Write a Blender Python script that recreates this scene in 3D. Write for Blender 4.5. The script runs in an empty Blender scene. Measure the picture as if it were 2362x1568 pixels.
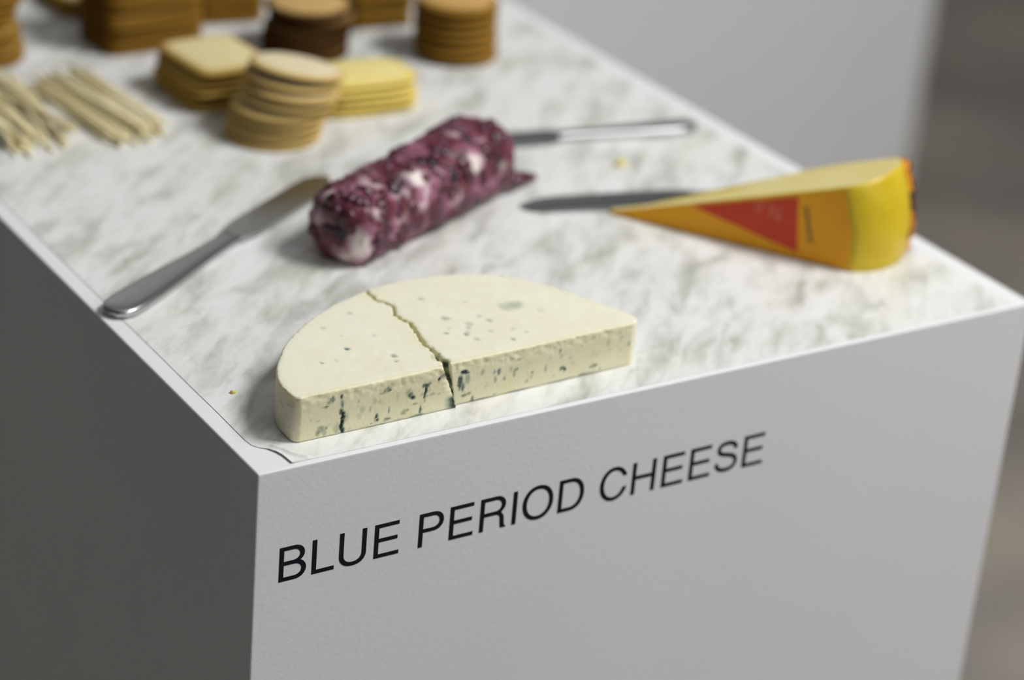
import bpy, bmesh, math, random
from mathutils import Vector, Matrix, noise
from mathutils.geometry import delaunay_2d_cdt

random.seed(7)
scene = bpy.context.scene
C = scene.collection
H = 0.9            # plinth top height
PW, PD = 0.45, 0.78  # plinth width / depth

# ------------------------------------------------------------------ camera
cam_d = bpy.data.cameras.new('camera')
cam_d.sensor_fit = 'HORIZONTAL'
cam_d.sensor_width = 36.0
cam_d.lens = 85.304
cam_d.clip_start = 0.02
cam_d.dof.use_dof = True
cam_d.dof.focus_distance = 1.075
cam_d.dof.aperture_fstop = 3.7
cam_d.dof.aperture_blades = 9
cam = bpy.data.objects.new('camera', cam_d)
C.objects.link(cam)
_M = [[0.8442038343, 0.1709912101, -0.5080176101],
      [-0.5298837844, 0.4092394000, -0.7427962631],
      [0.0808891901, 0.8962617472, 0.4360869401]]
mw = Matrix(_M).to_4x4()
mw.translation = Vector((-0.42492949, -0.80354203, 1.41216582))
cam.matrix_world = mw
scene.camera = cam

# ------------------------------------------------------------------ world, lights, exposure
w = bpy.data.worlds.new('room_light')
scene.world = w
w.use_nodes = True
w.node_tree.nodes['Background'].inputs[0].default_value = (0.96, 0.97, 1.0, 1)
w.node_tree.nodes['Background'].inputs[1].default_value = 0.075

def area(name, loc, target, size, power, col=(1, 1, 1)):
    l = bpy.data.lights.new(name, 'AREA')
    l.shape = 'SQUARE'
    l.size = size
    l.energy = power
    l.color = col
    o = bpy.data.objects.new(name, l)
    C.objects.link(o)
    o.location = loc
    o.rotation_euler = (Vector(target) - Vector(loc)).to_track_quat('-Z', 'Y').to_euler()
    return o
area('key_light', (1.15, -0.52, 2.55), (0.25, 0.15, 0.9), 0.6, 38, (0.99, 0.99, 1.0))
area('front_light', (0.9, -2.3, 2.1), (0.25, 0.1, 0.8), 1.2, 15, (0.99, 0.99, 1.0))
area('wall_fill', (1.6, 3.4, 4.2), (1.6, 5.2, 3.4), 2.2, 34, (1.0, 0.99, 0.97))  # added fill, brightens the wall that the knives reflect
area('overhead_fill', (0.35, 0.75, 3.0), (0.35, 0.55, 0.0), 1.6, 3.5, (0.99, 0.99, 1.0))  # added soft fill from above, lifts the back of the plinth top
sp_d = bpy.data.lights.new('background_fill_spot', 'SPOT')  # added unseen spot, brightens the far plinth and the floor
sp_d.energy = 28
sp_d.spot_size = math.radians(64)
sp_d.spot_blend = 0.6
sp_d.shadow_soft_size = 0.12
sp_d.color = (1.0, 0.985, 0.97)
sp_o = bpy.data.objects.new('background_fill_spot', sp_d)
C.objects.link(sp_o)
sp_o.location = (2.0, -0.2, 2.9)
sp_o.rotation_euler = (Vector((1.75, 0.95, 0.0)) - Vector((2.0, -0.2, 2.9))).to_track_quat('-Z', 'Y').to_euler()

vs = scene.view_settings
vs.view_transform = 'Standard'
vs.look = 'None'
vs.gamma = 1.0
vs.exposure = 0.0
vs.use_curve_mapping = False

# ------------------------------------------------------------------ material helpers
def mat(name):
    m = bpy.data.materials.new(name)
    m.use_nodes = True
    nt = m.node_tree
    b = nt.nodes['Principled BSDF']
    return m, nt, b

def N(nt, t, **kw):
    n = nt.nodes.new(t)
    for k, v in kw.items():
        setattr(n, k, v)
    return n

def setv(n, **kw):
    for k, v in kw.items():
        n.inputs[k.replace('_', ' ')].default_value = v
    return n

def ramp(nt, src, stops):
    r = N(nt, 'ShaderNodeValToRGB')
    el = r.color_ramp.elements
    while len(el) < len(stops):
        el.new(0.5)
    for e, (p, c) in zip(el, stops):
        e.position = p
        e.color = (c[0], c[1], c[2], 1)
    nt.links.new(src, r.inputs[0])
    return r

def mix(nt, fac, a, b, blend='MIX'):
    m = N(nt, 'ShaderNodeMix', data_type='RGBA', blend_type=blend)
    for sock, v in ((m.inputs[0], fac), (m.inputs[6], a), (m.inputs[7], b)):
        if hasattr(v, 'is_output') or isinstance(v, bpy.types.NodeSocket):
            nt.links.new(v, sock)
        elif isinstance(v, (int, float)):
            sock.default_value = v
        else:
            sock.default_value = (v[0], v[1], v[2], 1)
    return m.outputs[2]

def coords(nt, kind='Object', scale=(1, 1, 1), rot=(0, 0, 0), loc=(0, 0, 0)):
    tc = N(nt, 'ShaderNodeTexCoord')
    mp = N(nt, 'ShaderNodeMapping')
    mp.inputs['Scale'].default_value = scale
    mp.inputs['Rotation'].default_value = rot
    mp.inputs['Location'].default_value = loc
    nt.links.new(tc.outputs[kind], mp.inputs[0])
    return mp.outputs[0]

def noise_tex(nt, vec, scale, detail=4, rough=0.55, dist=0.0):
    n = N(nt, 'ShaderNodeTexNoise')
    setv(n, Scale=scale, Detail=detail, Roughness=rough, Distortion=dist)
    nt.links.new(vec, n.inputs['Vector'])
    return n

def bump(nt, b, src, strength, distance):
    bp = N(nt, 'ShaderNodeBump')
    setv(bp, Strength=strength, Distance=distance)
    nt.links.new(src, bp.inputs['Height'])
    nt.links.new(bp.outputs[0], b.inputs['Normal'])
    return bp

# painted plinth -----------------------------------------------------
m_paint, nt, b = mat('white_paint')
v = coords(nt)
n1 = noise_tex(nt, v, 420, 3, 0.5)
n2 = noise_tex(nt, v, 6, 3, 0.5)
r = ramp(nt, n2.outputs[0], [(0.3, (0.80, 0.80, 0.80)), (0.7, (0.83, 0.83, 0.825))])
nt.links.new(r.outputs[0], b.inputs['Base Color'])
setv(b, Roughness=0.55)
b.inputs['Specular IOR Level'].default_value = 0.35
bump(nt, b, n1.outputs[0], 0.2, 0.0005)

m_wall, nt, b = mat('wall_paint')
nzw = noise_tex(nt, coords(nt), 3, 3)
rw = ramp(nt, nzw.outputs[0], [(0.3, (0.74, 0.74, 0.73)), (0.7, (0.78, 0.78, 0.77))])
nt.links.new(rw.outputs[0], b.inputs['Base Color'])
setv(b, Roughness=0.8)

# marble-print sheet ---------------------------------------------------
m_marble, nt, b = mat('marble_print')
v0 = coords(nt, rot=(0, 0, math.radians(-44)))
mp2 = N(nt, 'ShaderNodeMapping')
mp2.inputs['Scale'].default_value = (0.85, 2.5, 1.0)
nt.links.new(v0, mp2.inputs[0])
v = mp2.outputs[0]
warp = noise_tex(nt, v, 22, 3, 0.6)
vm = N(nt, 'ShaderNodeVectorMath', operation='MULTIPLY_ADD')
nt.links.new(warp.outputs['Color'], vm.inputs[0])
vm.inputs[1].default_value = (0.03, 0.018, 0.02)
nt.links.new(v, vm.inputs[2])
big = noise_tex(nt, vm.outputs[0], 28, 4, 0.55, 0.3)
fine = noise_tex(nt, vm.outputs[0], 75, 4, 0.6, 0.4)
warm = noise_tex(nt, v, 14, 2, 0.5)
a = ramp(nt, big.outputs[0], [(0.31, (0.50, 0.505, 0.45)), (0.42, (0.66, 0.665, 0.615)), (0.51, (0.78, 0.787, 0.75)), (0.62, (0.83, 0.835, 0.81))])
f = ramp(nt, fine.outputs[0], [(0.3, (0.80, 0.805, 0.78)), (0.48, (1, 1, 1)), (1, (1, 1, 1))])
c1 = mix(nt, 0.65, a.outputs[0], f.outputs[0], 'MULTIPLY')
wr = ramp(nt, warm.outputs[0], [(0.5, (1, 1, 1)), (0.75, (0.985, 0.965, 0.92))])
c2 = mix(nt, 1.0, c1, wr.outputs[0], 'MULTIPLY')
nt.links.new(c2, b.inputs['Base Color'])
setv(b, Roughness=0.42)
b.inputs['Specular IOR Level'].default_value = 0.35
bump(nt, b, noise_tex(nt, coords(nt), 60, 2).outputs[0], 0.15, 0.0006)

# floor -----------------------------------------------------------------
m_floor, nt, b = mat('polished_concrete')
v = coords(nt)
n1 = noise_tex(nt, v, 1.6, 5, 0.6, 0.5)
n2 = noise_tex(nt, v, 4.5, 3, 0.5)
r1 = ramp(nt, n1.outputs[0], [(0.3, (0.25, 0.22, 0.19)), (0.5, (0.44, 0.395, 0.35)), (0.7, (0.60, 0.535, 0.43))])
r2 = ramp(nt, n2.outputs[0], [(0.35, (0.75, 0.76, 0.76)), (0.7, (1.0, 0.98, 0.92))])
nt.links.new(mix(nt, 0.8, r1.outputs[0], r2.outputs[0], 'MULTIPLY'), b.inputs['Base Color'])
setv(b, Roughness=0.35)

# black vinyl -------------------------------------------------------------
m_vinyl, nt, b = mat('black_vinyl')
setv(b, Roughness=0.6)
b.inputs['Specular IOR Level'].default_value = 0.15
nz = noise_tex(nt, coords(nt), 40, 2)
r = ramp(nt, nz.outputs[0], [(0.3, (0.006, 0.006, 0.012)), (0.7, (0.011, 0.011, 0.018))])
nt.links.new(r.outputs[0], b.inputs['Base Color'])

# blue cheese ---------------------------------------------------------------
m_blue, nt, b = mat('blue_cheese_paste')
v = coords(nt)
at = N(nt, 'ShaderNodeAttribute', attribute_name='mold')
cu = N(nt, 'ShaderNodeAttribute', attribute_name='cut')
n1 = noise_tex(nt, v, 55, 4, 0.6)
n2 = noise_tex(nt, v, 900, 3, 0.6)
n3 = noise_tex(nt, v, 160, 3, 0.55)
base = ramp(nt, n1.outputs[0], [(0.3, (0.835, 0.80, 0.60)), (0.7, (0.885, 0.86, 0.69))])
cutc = ramp(nt, n1.outputs[0], [(0.3, (0.77, 0.725, 0.47)), (0.7, (0.83, 0.795, 0.57))])
col = mix(nt, cu.outputs['Fac'], base.outputs[0], cutc.outputs[0])
# faint grey-green bloom
bl = ramp(nt, n3.outputs[0], [(0.62, (1, 1, 1)), (0.74, (0.80, 0.84, 0.76))])
blc = mix(nt, cu.outputs['Fac'], (1, 1, 1), bl.outputs[0])
col = mix(nt, 0.7, col, blc, 'MULTIPLY')
md = ramp(nt, at.outputs['Fac'], [(0.0, (1, 1, 1)), (0.35, (0.58, 0.64, 0.64)), (0.62, (0.17, 0.23, 0.27)), (0.9, (0.015, 0.028, 0.034))])
col = mix(nt, 1.0, col, md.outputs[0], 'MULTIPLY')
nt.links.new(col, b.inputs['Base Color'])
setv(b, Roughness=0.5)
b.inputs['Specular IOR Level'].default_value = 0.3
b.inputs['Subsurface Weight'].default_value = 0.4
b.inputs['Subsurface Radius'].default_value = (1.0, 0.8, 0.35)
b.inputs['Subsurface Scale'].default_value = 0.005
hm = N(nt, 'ShaderNodeMath', operation='MULTIPLY_ADD')
nt.links.new(n3.outputs[0], hm.inputs[0])
hm.inputs[1].default_value = 1.2
nt.links.new(n2.outputs[0], hm.inputs[2])
bump(nt, b, hm.outputs[0], 0.16, 0.0005)

# log ------------------------------------------------------------------------
m_log, nt, b = mat('berry_stained_goat_cheese')
v = coords(nt)
at = N(nt, 'ShaderNodeAttribute', attribute_name='bare')
n1 = noise_tex(nt, v, 60, 3, 0.5, 0.5)
n2 = noise_tex(nt, v, 95, 2, 0.5)
r1 = ramp(nt, n1.outputs[0], [(0.32, (0.045, 0.012, 0.022)), (0.45, (0.13, 0.02, 0.032)), (0.54, (0.20, 0.06, 0.095)), (0.64, (0.36, 0.14, 0.22)), (0.76, (0.55, 0.30, 0.40))])
rc = ramp(nt, n2.outputs[0], [(0.32, (0.42, 0.19, 0.29)), (0.45, (0.70, 0.47, 0.55)), (0.58, (0.80, 0.68, 0.66)), (0.7, (0.82, 0.75, 0.68))])
fm = N(nt, 'ShaderNodeMath', operation='MULTIPLY_ADD', use_clamp=True)
nt.links.new(n2.outputs[0], fm.inputs[0])
fm.inputs[1].default_value = 1.6
ad = N(nt, 'ShaderNodeMath', operation='MULTIPLY_ADD')
nt.links.new(at.outputs['Fac'], ad.inputs[0])
ad.inputs[1].default_value = 1.5
ad.inputs[2].default_value = -1.15
nt.links.new(ad.outputs[0], fm.inputs[2])
nt.links.new(mix(nt, fm.outputs[0], r1.outputs[0], rc.outputs[0]), b.inputs['Base Color'])
setv(b, Roughness=0.42)
bump(nt, b, n2.outputs[0], 0.5, 0.002)

m_berry, nt, b = mat('dried_berry')
v = coords(nt)
n1 = noise_tex(nt, v, 70, 2)
r1 = ramp(nt, n1.outputs[0], [(0.33, (0.022, 0.012, 0.022)), (0.46, (0.10, 0.013, 0.022)), (0.56, (0.075, 0.020, 0.040)), (0.68, (0.19, 0.06, 0.10))])
nt.links.new(r1.outputs[0], b.inputs['Base Color'])
setv(b, Roughness=0.35)
bump(nt, b, noise_tex(nt, v, 200, 2).outputs[0], 0.35, 0.0015)

# steel -----------------------------------------------------------------------
m_steel, nt, b = mat('stainless_steel')
n1 = noise_tex(nt, coords(nt, scale=(1, 14, 14)), 60, 3)
r1 = ramp(nt, n1.outputs[0], [(0.3, (0.50, 0.51, 0.51)), (0.7, (0.57, 0.58, 0.58))])
nt.links.new(r1.outputs[0], b.inputs['Base Color'])
setv(b, Metallic=1.0, Roughness=0.3)

# yellow wedge ------------------------------------------------------------------
def film(name, c0, c1, rough=0.4, coat=0.08):
    m, nt, b = mat(name)
    n1 = noise_tex(nt, coords(nt), 40, 3)
    r1 = ramp(nt, n1.outputs[0], [(0.3, c0), (0.7, c1)])
    nt.links.new(r1.outputs[0], b.inputs['Base Color'])
    setv(b, Roughness=rough)
    b.inputs['Specular IOR Level'].default_value = 0.25
    b.inputs['Coat Weight'].default_value = coat
    b.inputs['Coat Roughness'].default_value = 0.2
    bump(nt, b, noise_tex(nt, coords(nt), 90, 2).outputs[0], 0.2, 0.001)
    return m
m_yellow = film('yellow_wax', (0.62, 0.44, 0.016), (0.70, 0.52, 0.03))
m_glare = film('cut_face_glare', (0.80, 0.66, 0.22), (0.86, 0.74, 0.32))  # paler yellow paints the film's glare onto the top face
m_orange = film('orange_label_film', (0.80, 0.34, 0.003), (0.88, 0.41, 0.004))
m_red = film('red_label_print', (0.58, 0.04, 0.010), (0.64, 0.055, 0.014))
m_pink = film('faded_label_lettering', (0.64, 0.14, 0.07), (0.68, 0.18, 0.10))
m_olive = film('olive_label_lettering', (0.16, 0.13, 0.02), (0.20, 0.16, 0.03))

m_seam, nt, b = mat('crimped_wrapper')
nzs = noise_tex(nt, coords(nt), 130, 2)
rs_ = ramp(nt, nzs.outputs[0], [(0.44, (0.035, 0.02, 0.018)), (0.5, (0.30, 0.09, 0.01)), (0.58, (0.70, 0.26, 0.01))])
nt.links.new(rs_.outputs[0], b.inputs['Base Color'])
setv(b, Roughness=0.4)

# crackers ------------------------------------------------------------------------
def cracker_mat(name, top0, top1, edge):
    m, nt, b = mat(name)
    v = coords(nt)
    n1 = noise_tex(nt, v, 140, 4, 0.6)
    r1 = ramp(nt, n1.outputs[0], [(0.3, top0), (0.7, top1)])
    geo = N(nt, 'ShaderNodeAttribute', attribute_name='baked_gap_shade')
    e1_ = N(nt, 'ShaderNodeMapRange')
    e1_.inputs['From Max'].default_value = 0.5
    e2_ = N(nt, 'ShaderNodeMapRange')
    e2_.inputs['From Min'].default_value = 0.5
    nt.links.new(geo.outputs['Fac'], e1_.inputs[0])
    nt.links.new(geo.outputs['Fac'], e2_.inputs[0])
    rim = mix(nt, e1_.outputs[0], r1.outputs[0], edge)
    nt.links.new(mix(nt, e2_.outputs[0], rim, tuple(c * 0.30 for c in edge)), b.inputs['Base Color'])  # baked edge colour, darkened underneath to paint the shade between stacked crackers
    setv(b, Roughness=0.85)
    b.inputs['Specular IOR Level'].default_value = 0.08
    bump(nt, b, noise_tex(nt, v, 420, 3).outputs[0], 0.6, 0.001)
    return m
m_brown = cracker_mat('brown_biscuit', (0.52, 0.31, 0.10), (0.62, 0.39, 0.15), (0.27, 0.14, 0.018))
m_dark = cracker_mat('dark_biscuit', (0.52, 0.34, 0.12), (0.62, 0.41, 0.17), (0.05, 0.017, 0.002))
m_cream = cracker_mat('cream_cracker', (0.70, 0.60, 0.30), (0.78, 0.68, 0.37), (0.50, 0.32, 0.075))
m_water = cracker_mat('water_cracker', (0.72, 0.61, 0.38), (0.80, 0.70, 0.48), (0.60, 0.42, 0.14))
m_butter = cracker_mat('butter_cracker', (0.80, 0.66, 0.22), (0.86, 0.74, 0.32), (0.76, 0.58, 0.14))

m_wood, nt, b = mat('pale_wood')
n1 = noise_tex(nt, coords(nt, scale=(1, 1, 0.05)), 700, 3)
oi = N(nt, 'ShaderNodeObjectInfo')
r1 = ramp(nt, n1.outputs[0], [(0.3, (0.90, 0.81, 0.50)), (0.7, (0.95, 0.88, 0.62))])
r2 = ramp(nt, oi.outputs['Random'], [(0.0, (0.90, 0.86, 0.76)), (1.0, (1, 1, 1))])
nt.links.new(mix(nt, 1.0, r1.outputs[0], r2.outputs[0], 'MULTIPLY'), b.inputs['Base Color'])
setv(b, Roughness=0.6)

m_crumb = film('yellow_crumb', (0.78, 0.55, 0.10), (0.85, 0.66, 0.2), 0.6, 0)
m_crumb2 = film('pale_yellow_crumb', (0.80, 0.70, 0.22), (0.85, 0.76, 0.32), 0.6, 0)

# ------------------------------------------------------------------ object helpers
def link(o, parent=None):
    C.objects.link(o)
    if parent is not None:
        o.parent = parent
    return o

def mesh_obj(name, verts, faces, m, parent=None, smooth=False, loc=None):
    me = bpy.data.meshes.new(name)
    me.from_pydata([tuple(v) for v in verts], [], faces)
    me.materials.append(m)
    if smooth:
        me.polygons.foreach_set('use_smooth', [True] * len(me.polygons))
    me.update()
    o = bpy.data.objects.new(name, me)
    if loc is not None:
        o.location = loc
    return link(o, parent)

def bm_obj(name, bm, m, parent=None, smooth=False, loc=None):
    bmesh.ops.recalc_face_normals(bm, faces=bm.faces[:])
    me = bpy.data.meshes.new(name)
    bm.to_mesh(me)
    bm.free()
    me.materials.append(m)
    if smooth:
        me.polygons.foreach_set('use_smooth', [True] * len(me.polygons))
    o = bpy.data.objects.new(name, me)
    if loc is not None:
        o.location = loc
    return link(o, parent)

def tag(o, label, cat=None, group=None, kind=None):
    o['label'] = label
    if cat:
        o['category'] = cat
    if group:
        o['group'] = group
    if kind:
        o['kind'] = kind
    return o

def empty(name, loc=(0, 0, 0), rz=0.0):
    o = bpy.data.objects.new(name, None)
    o.location = loc
    o.rotation_euler = (0, 0, rz)
    o.empty_display_size = 0.03
    return link(o)

def box_bm(x0, x1, y0, y1, z0, z1, bevel=0.0, seg=2):
    bm = bmesh.new()
    bmesh.ops.create_cube(bm, size=1)
    for v in bm.verts:
        v.co = Vector((x0 if v.co.x < 0 else x1, y0 if v.co.y < 0 else y1, z0 if v.co.z < 0 else z1))
    if bevel > 0:
        bmesh.ops.bevel(bm, geom=bm.edges[:], offset=bevel, segments=seg, profile=0.6, affect='EDGES')
    return bm

def fbm(p, s, o=3):
    return noise.fractal(Vector(p) * s, 0.9, 2.0, o)

# ------------------------------------------------------------------ structure
fl = mesh_obj('floor', [(-4, -4, 0), (7, -4, 0), (7, 7, 0), (-4, 7, 0)], [(0, 1, 2, 3)], m_floor)
tag(fl, 'mottled grey brown polished concrete gallery floor', kind='structure')

wl = bm_obj('wall_back', box_bm(-5, 8, 5.2, 5.35, 0, 4.4), m_wall)
tag(wl, 'white gallery wall far behind the plinths', kind='structure')

# ------------------------------------------------------------------ plinths
plinth = empty('display_plinth', (0, 0, 0))
tag(plinth, 'white painted display plinth lettered in black, carrying the cheese and crackers', 'plinth')
bm_obj('body', box_bm(0, PW, 0, PD, 0.001, H, 0.0011, 3), m_paint, plinth)

far = empty('display_plinth', (0.80, 1.5, 0))
tag(far, 'plain white display plinth standing behind the lettered one', 'plinth')
bm_obj('body', box_bm(0, 0.985, 0, 0.5, 0.001, H + 0.02, 0.0012, 3), m_paint, far)

# lettering ------------------------------------------------------------------
def arc(cx, cy, rx, ry, a0, a1, n=18, e=2.0):
    out = []
    for i in range(n + 1):
        t = math.radians(a0 + (a1 - a0) * i / n)
        c, s = math.cos(t), math.sin(t)
        out.append((cx + rx * math.copysign(abs(c) ** (2 / e), c), cy + ry * math.copysign(abs(s) ** (2 / e), s)))
    return out

def stroke(pts, hw):
    P = [Vector(p) for p in pts]
    Q = []
    for i in range(len(P) - 1):
        p0, p1, p2, p3 = P[max(i - 1, 0)], P[i], P[i + 1], P[min(i + 2, len(P) - 1)]
        for k in range(6):
            t = k / 6
            Q.append(0.5 * ((2 * p1) + (p2 - p0) * t + (2 * p0 - 5 * p1 + 4 * p2 - p3) * t * t + (3 * p1 - p0 - 3 * p2 + p3) * t ** 3))
    Q.append(P[-1])
    L, Rr = [], []
    for i, q in enumerate(Q):
        d = (Q[min(i + 1, len(Q) - 1)] - Q[max(i - 1, 0)]).normalized()
        n = Vector((-d.y, d.x)) * hw
        L.append(tuple(q + n))
        Rr.append(tuple(q - n))
    return L + Rr[::-1]

G = {}
G['E'] = (667, [[(86, 0), (616, 0), (616, 82), (181, 82), (181, 330), (579, 330), (579, 412), (181, 412), (181, 636), (604, 636), (604, 718), (86, 718)]])
G['L'] = (556, [[(76, 0), (537, 0), (537, 83), (171, 83), (171, 718), (76, 718)]])
G['I'] = (278, [[(91, 0), (188, 0), (188, 718), (91, 718)]])
G['H'] = (722, [[(77, 0), (172, 0), (172, 330), (549, 330), (549, 0), (646, 0), (646, 718), (549, 718), (549, 414), (172, 414), (172, 718), (77, 718)]])
G['U'] = (722, [[(79, 718)] + arc(361.5, 232, 282.5, 251, 180, 360, 26, 2.25) + [(644, 718), (549, 718)] + arc(361.5, 240, 187.5, 175, 360, 180, 22, 2.25) + [(174, 718)]])
G['D'] = (722, [[(81, 0), (355, 0)] + arc(355, 359, 319, 359, -90, 90, 28, 2.15) + [(81, 718)], [(176, 83), (345, 83)] + arc(345, 359, 231, 276, -90, 90, 26, 2.15) + [(176, 635)]])
G['O'] = (778, [arc(389, 359, 350, 378, 0, 355, 47, 2.1), arc(389, 359, 252, 294, 0, 355, 41, 2.1)])
G['P'] = (667, [[(86, 0), (181, 0), (181, 304), (390, 304)] + arc(395, 511, 227, 207, -90, 90, 20, 2.1) + [(86, 718)], [(181, 386), (380, 386)] + arc(385, 511, 139, 125, -90, 90, 18, 2.1) + [(181, 636)]])
G['R'] = (722, [[(88, 0), (183, 0), (183, 309), (430, 309), (490, 298), (522, 262), (534, 205), (540, 105), (549, 40), (567, 0), (684, 0), (684, 22), (652, 52), (641, 110), (632, 215), (616, 285), (570, 335)] + arc(430, 523, 225, 195, -52, 90, 18, 2.1) + [(88, 718)], [(183, 391), (415, 391)] + arc(420, 513, 139, 122, -90, 90, 18, 2.1) + [(183, 635)]])
G['B'] = (667, [[(76, 0), (380, 0)] + arc(385, 207, 242, 207, -90, 60, 18, 2.1) + arc(370, 535, 222, 183, -55, 90, 16, 2.1) + [(76, 718)], [(171, 83), (370, 83)] + arc(380, 205, 150, 122, -90, 90, 16, 2.1) + [(171, 327)], [(171, 412), (350, 412)] + arc(358, 523, 136, 112, -90, 90, 16, 2.1) + [(171, 635)]])
G['C'] = (722, [arc(372, 359, 328, 378, 21.4, 344, 40, 2.05) + arc(372, 359, 230, 294, 339.3, 28, 36, 2.05)])
G['S'] = (667, [stroke([(553, 508), (530, 590), (450, 648), (335, 664), (215, 646), (148, 592), (136, 525), (165, 462), (250, 420), (370, 390), (485, 352), (557, 292), (573, 205), (535, 118), (445, 68), (335, 54), (212, 76), (128, 142), (96, 232)], 45)])

def letter(ch, x, z, s, y):
    cu = bpy.data.curves.new('letter', 'CURVE')
    cu.dimensions = '2D'
    cu.fill_mode = 'BOTH'
    cu.extrude = 3.0
    for loop in G[ch][1]:
        sp = cu.splines.new('POLY')
        sp.points.add(len(loop) - 1)
        for p_, q in zip(sp.points, loop):
            p_.co = (q[0], q[1], 0, 1)
        sp.use_cyclic_u = True
    tmp = bpy.data.objects.new('tmp', cu)
    C.objects.link(tmp)
    me = bpy.data.meshes.new_from_object(tmp.evaluated_get(bpy.context.evaluated_depsgraph_get()))
    bpy.data.objects.remove(tmp)
    for v in me.vertices:
        u_, v_, w_ = v.co
        v.co = (u_ * s, -w_ * s * 0.8, v_ * s)
    me.materials.clear()
    me.materials.append(m_vinyl)
    me.name = 'letter'
    o = bpy.data.objects.new('letter', me)
    o.location = (x, y, z)
    link(o, plinth)
    o['label'] = 'black vinyl letter ' + ch
    return o

S = 2.443e-5
pen = 0.0122 - 76 * S
for ch in 'BLUE PERIOD CHEESE':
    if ch != ' ':
        letter(ch, pen, 0.84275, S, -0.00003)
        pen += G[ch][0] * S
    else:
        pen += 278 * S

# ------------------------------------------------------------------ marble sheet
def poly_fill(outline, spacing, region=None, jitter=0.0):
    """CDT of an outline with interior points -> (verts2d, tris)"""
    n = len(outline)
    xs = [p[0] for p in outline]
    ys = [p[1] for p in outline]
    pts = [Vector((p[0], p[1])) for p in outline]

    def inside(x, y):
        c = False
        j = n - 1
        for i in range(n):
            if (ys[i] > y) != (ys[j] > y) and x < (xs[j] - xs[i]) * (y - ys[i]) / (ys[j] - ys[i]) + xs[i]:
                c = not c
            j = i
        return c
    x0, x1, y0, y1 = region or (min(xs), max(xs), min(ys), max(ys))
    rnd = random.Random(3)
    # coarse hash of boundary points to keep interior points off the edge
    near = {}
    for p in outline:
        near.setdefault((int(p[0] / spacing), int(p[1] / spacing)), []).append(p)
    y = y0 + spacing * 0.5
    while y < y1:
        x = x0 + spacing * 0.5
        while x < x1:
            px = x + rnd.uniform(-jitter, jitter) * spacing
            py = y + rnd.uniform(-jitter, jitter) * spacing
            if inside(px, py):
                ok = True
                cx, cy = int(px / spacing), int(py / spacing)
                for ax in (-1, 0, 1):
                    for ay in (-1, 0, 1):
                        for q in near.get((cx + ax, cy + ay), ()):
                            if (q[0] - px) ** 2 + (q[1] - py) ** 2 < (spacing * 0.45) ** 2:
                                ok = False
                if ok:
                    pts.append(Vector((px, py)))
            x += spacing
        y += spacing
    vs2, es, fs, _, _, _ = delaunay_2d_cdt(pts, [(i, (i + 1) % n) for i in range(n)], [list(range(n))], 1, 1e-7)
    return vs2, fs

ol = []
corner = [(0.0085, 0.0300), (0.0090, 0.0245), (0.0108, 0.0212), (0.0138, 0.0182), (0.0160, 0.0140), (0.0171, 0.0098), (0.0174, 0.0060), (0.0176, 0.0026)]
ol += corner
x = 0.03
while x < 0.435:
    ol.append((x, 0.0026 + 0.0004 * noise.noise(Vector((x * 30, 0, 0)))))
    x += 0.012
ol += [(0.4385, 0.0032)]
y = 0.03
while y < 0.765:
    ol.append((0.4378 + 0.0006 * noise.noise(Vector((0, y * 14, 3))), y))
    y += 0.03
ol += [(0.4375, 0.768), (0.0088, 0.768)]
y = 0.74
while y > 0.04:
    ol.append((0.0087 + 0.0006 * noise.noise(Vector((7, y * 14, 3))), y))
    y -= 0.02
v2, f2 = poly_fill(ol, 0.0007, (0.008, 0.036, 0.0022, 0.032), 0.1)
crease = [Vector((0.0112, 0.0268)), Vector((0.0165, 0.0205)), Vector((0.0200, 0.0140)), Vector((0.0225, 0.0085)), Vector((0.0262, 0.0048)), Vector((0.0300, 0.0040))]
def seg_dist(p, pl):
    best = (9, 0, 0)
    for i in range(len(pl) - 1):
        a_, b_ = pl[i], pl[i + 1]
        d = b_ - a_
        t = max(0, min(1, (p - a_).dot(d) / d.length_squared))
        q = a_ + d * t
        r_ = (p - q).length
        if r_ < best[0]:
            side = d.x * (p.y - a_.y) - d.y * (p.x - a_.x)
            best = (r_, (i + t) / (len(pl) - 1), side)
    return best
sh_v = []
for p in v2:
    p = Vector(p)
    z = 0.00035
    if p.x < 0.05 and p.y < 0.05:
        d, t, side = seg_dist(p, crease)
        z += 0.0010 * math.exp(-(d / 0.0010) ** 2) * min(1, t * 4) * min(1, (1 - t) * 4 + 0.1)
        d2, t2, s2 = seg_dist(p, [Vector(c) for c in corner[2:]])
        z += 0.0007 * math.exp(-d2 / 0.0012) * min(1, 2.5 * t2)
    sh_v.append((p.x, p.y, z))
nv = len(sh_v)
nb = len(ol)
faces = [tuple(f) for f in f2]
allv = sh_v + [(v_[0], v_[1], v_[2] - 0.0003) for v_ in sh_v]
faces += [tuple(reversed([i + nv for i in f])) for f in f2]
for i in range(nb):
    j = (i + 1) % nb
    faces.append((i, i + nv, j + nv, j))
sheet = mesh_obj('marble_sheet', allv, faces, m_marble, None, False, (0, 0, H))
for p_ in sheet.data.polygons:
    p_.use_smooth = p_.index < len(f2) and min(p_.vertices) >= nb and max(sheet.data.vertices[i].co.x for i in p_.vertices) < 0.034
tag(sheet, 'white and grey marble patterned sheet covering the top of the lettered plinth', 'sheet')

# ------------------------------------------------------------------ blue cheese
CH = 0.0225
CZ = H + 0.00036
def resample(pts, step, closed=True):
    P = [Vector(p) for p in pts]
    out = []
    n = len(P)
    for i in range(n if closed else n - 1):
        a_, b_ = P[i], P[(i + 1) % n]
        k = max(1, round((b_ - a_).length / step))
        for q in range(k):
            out.append(a_.lerp(b_, q / k))
    if not closed:
        out.append(P[-1])
    return out

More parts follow.
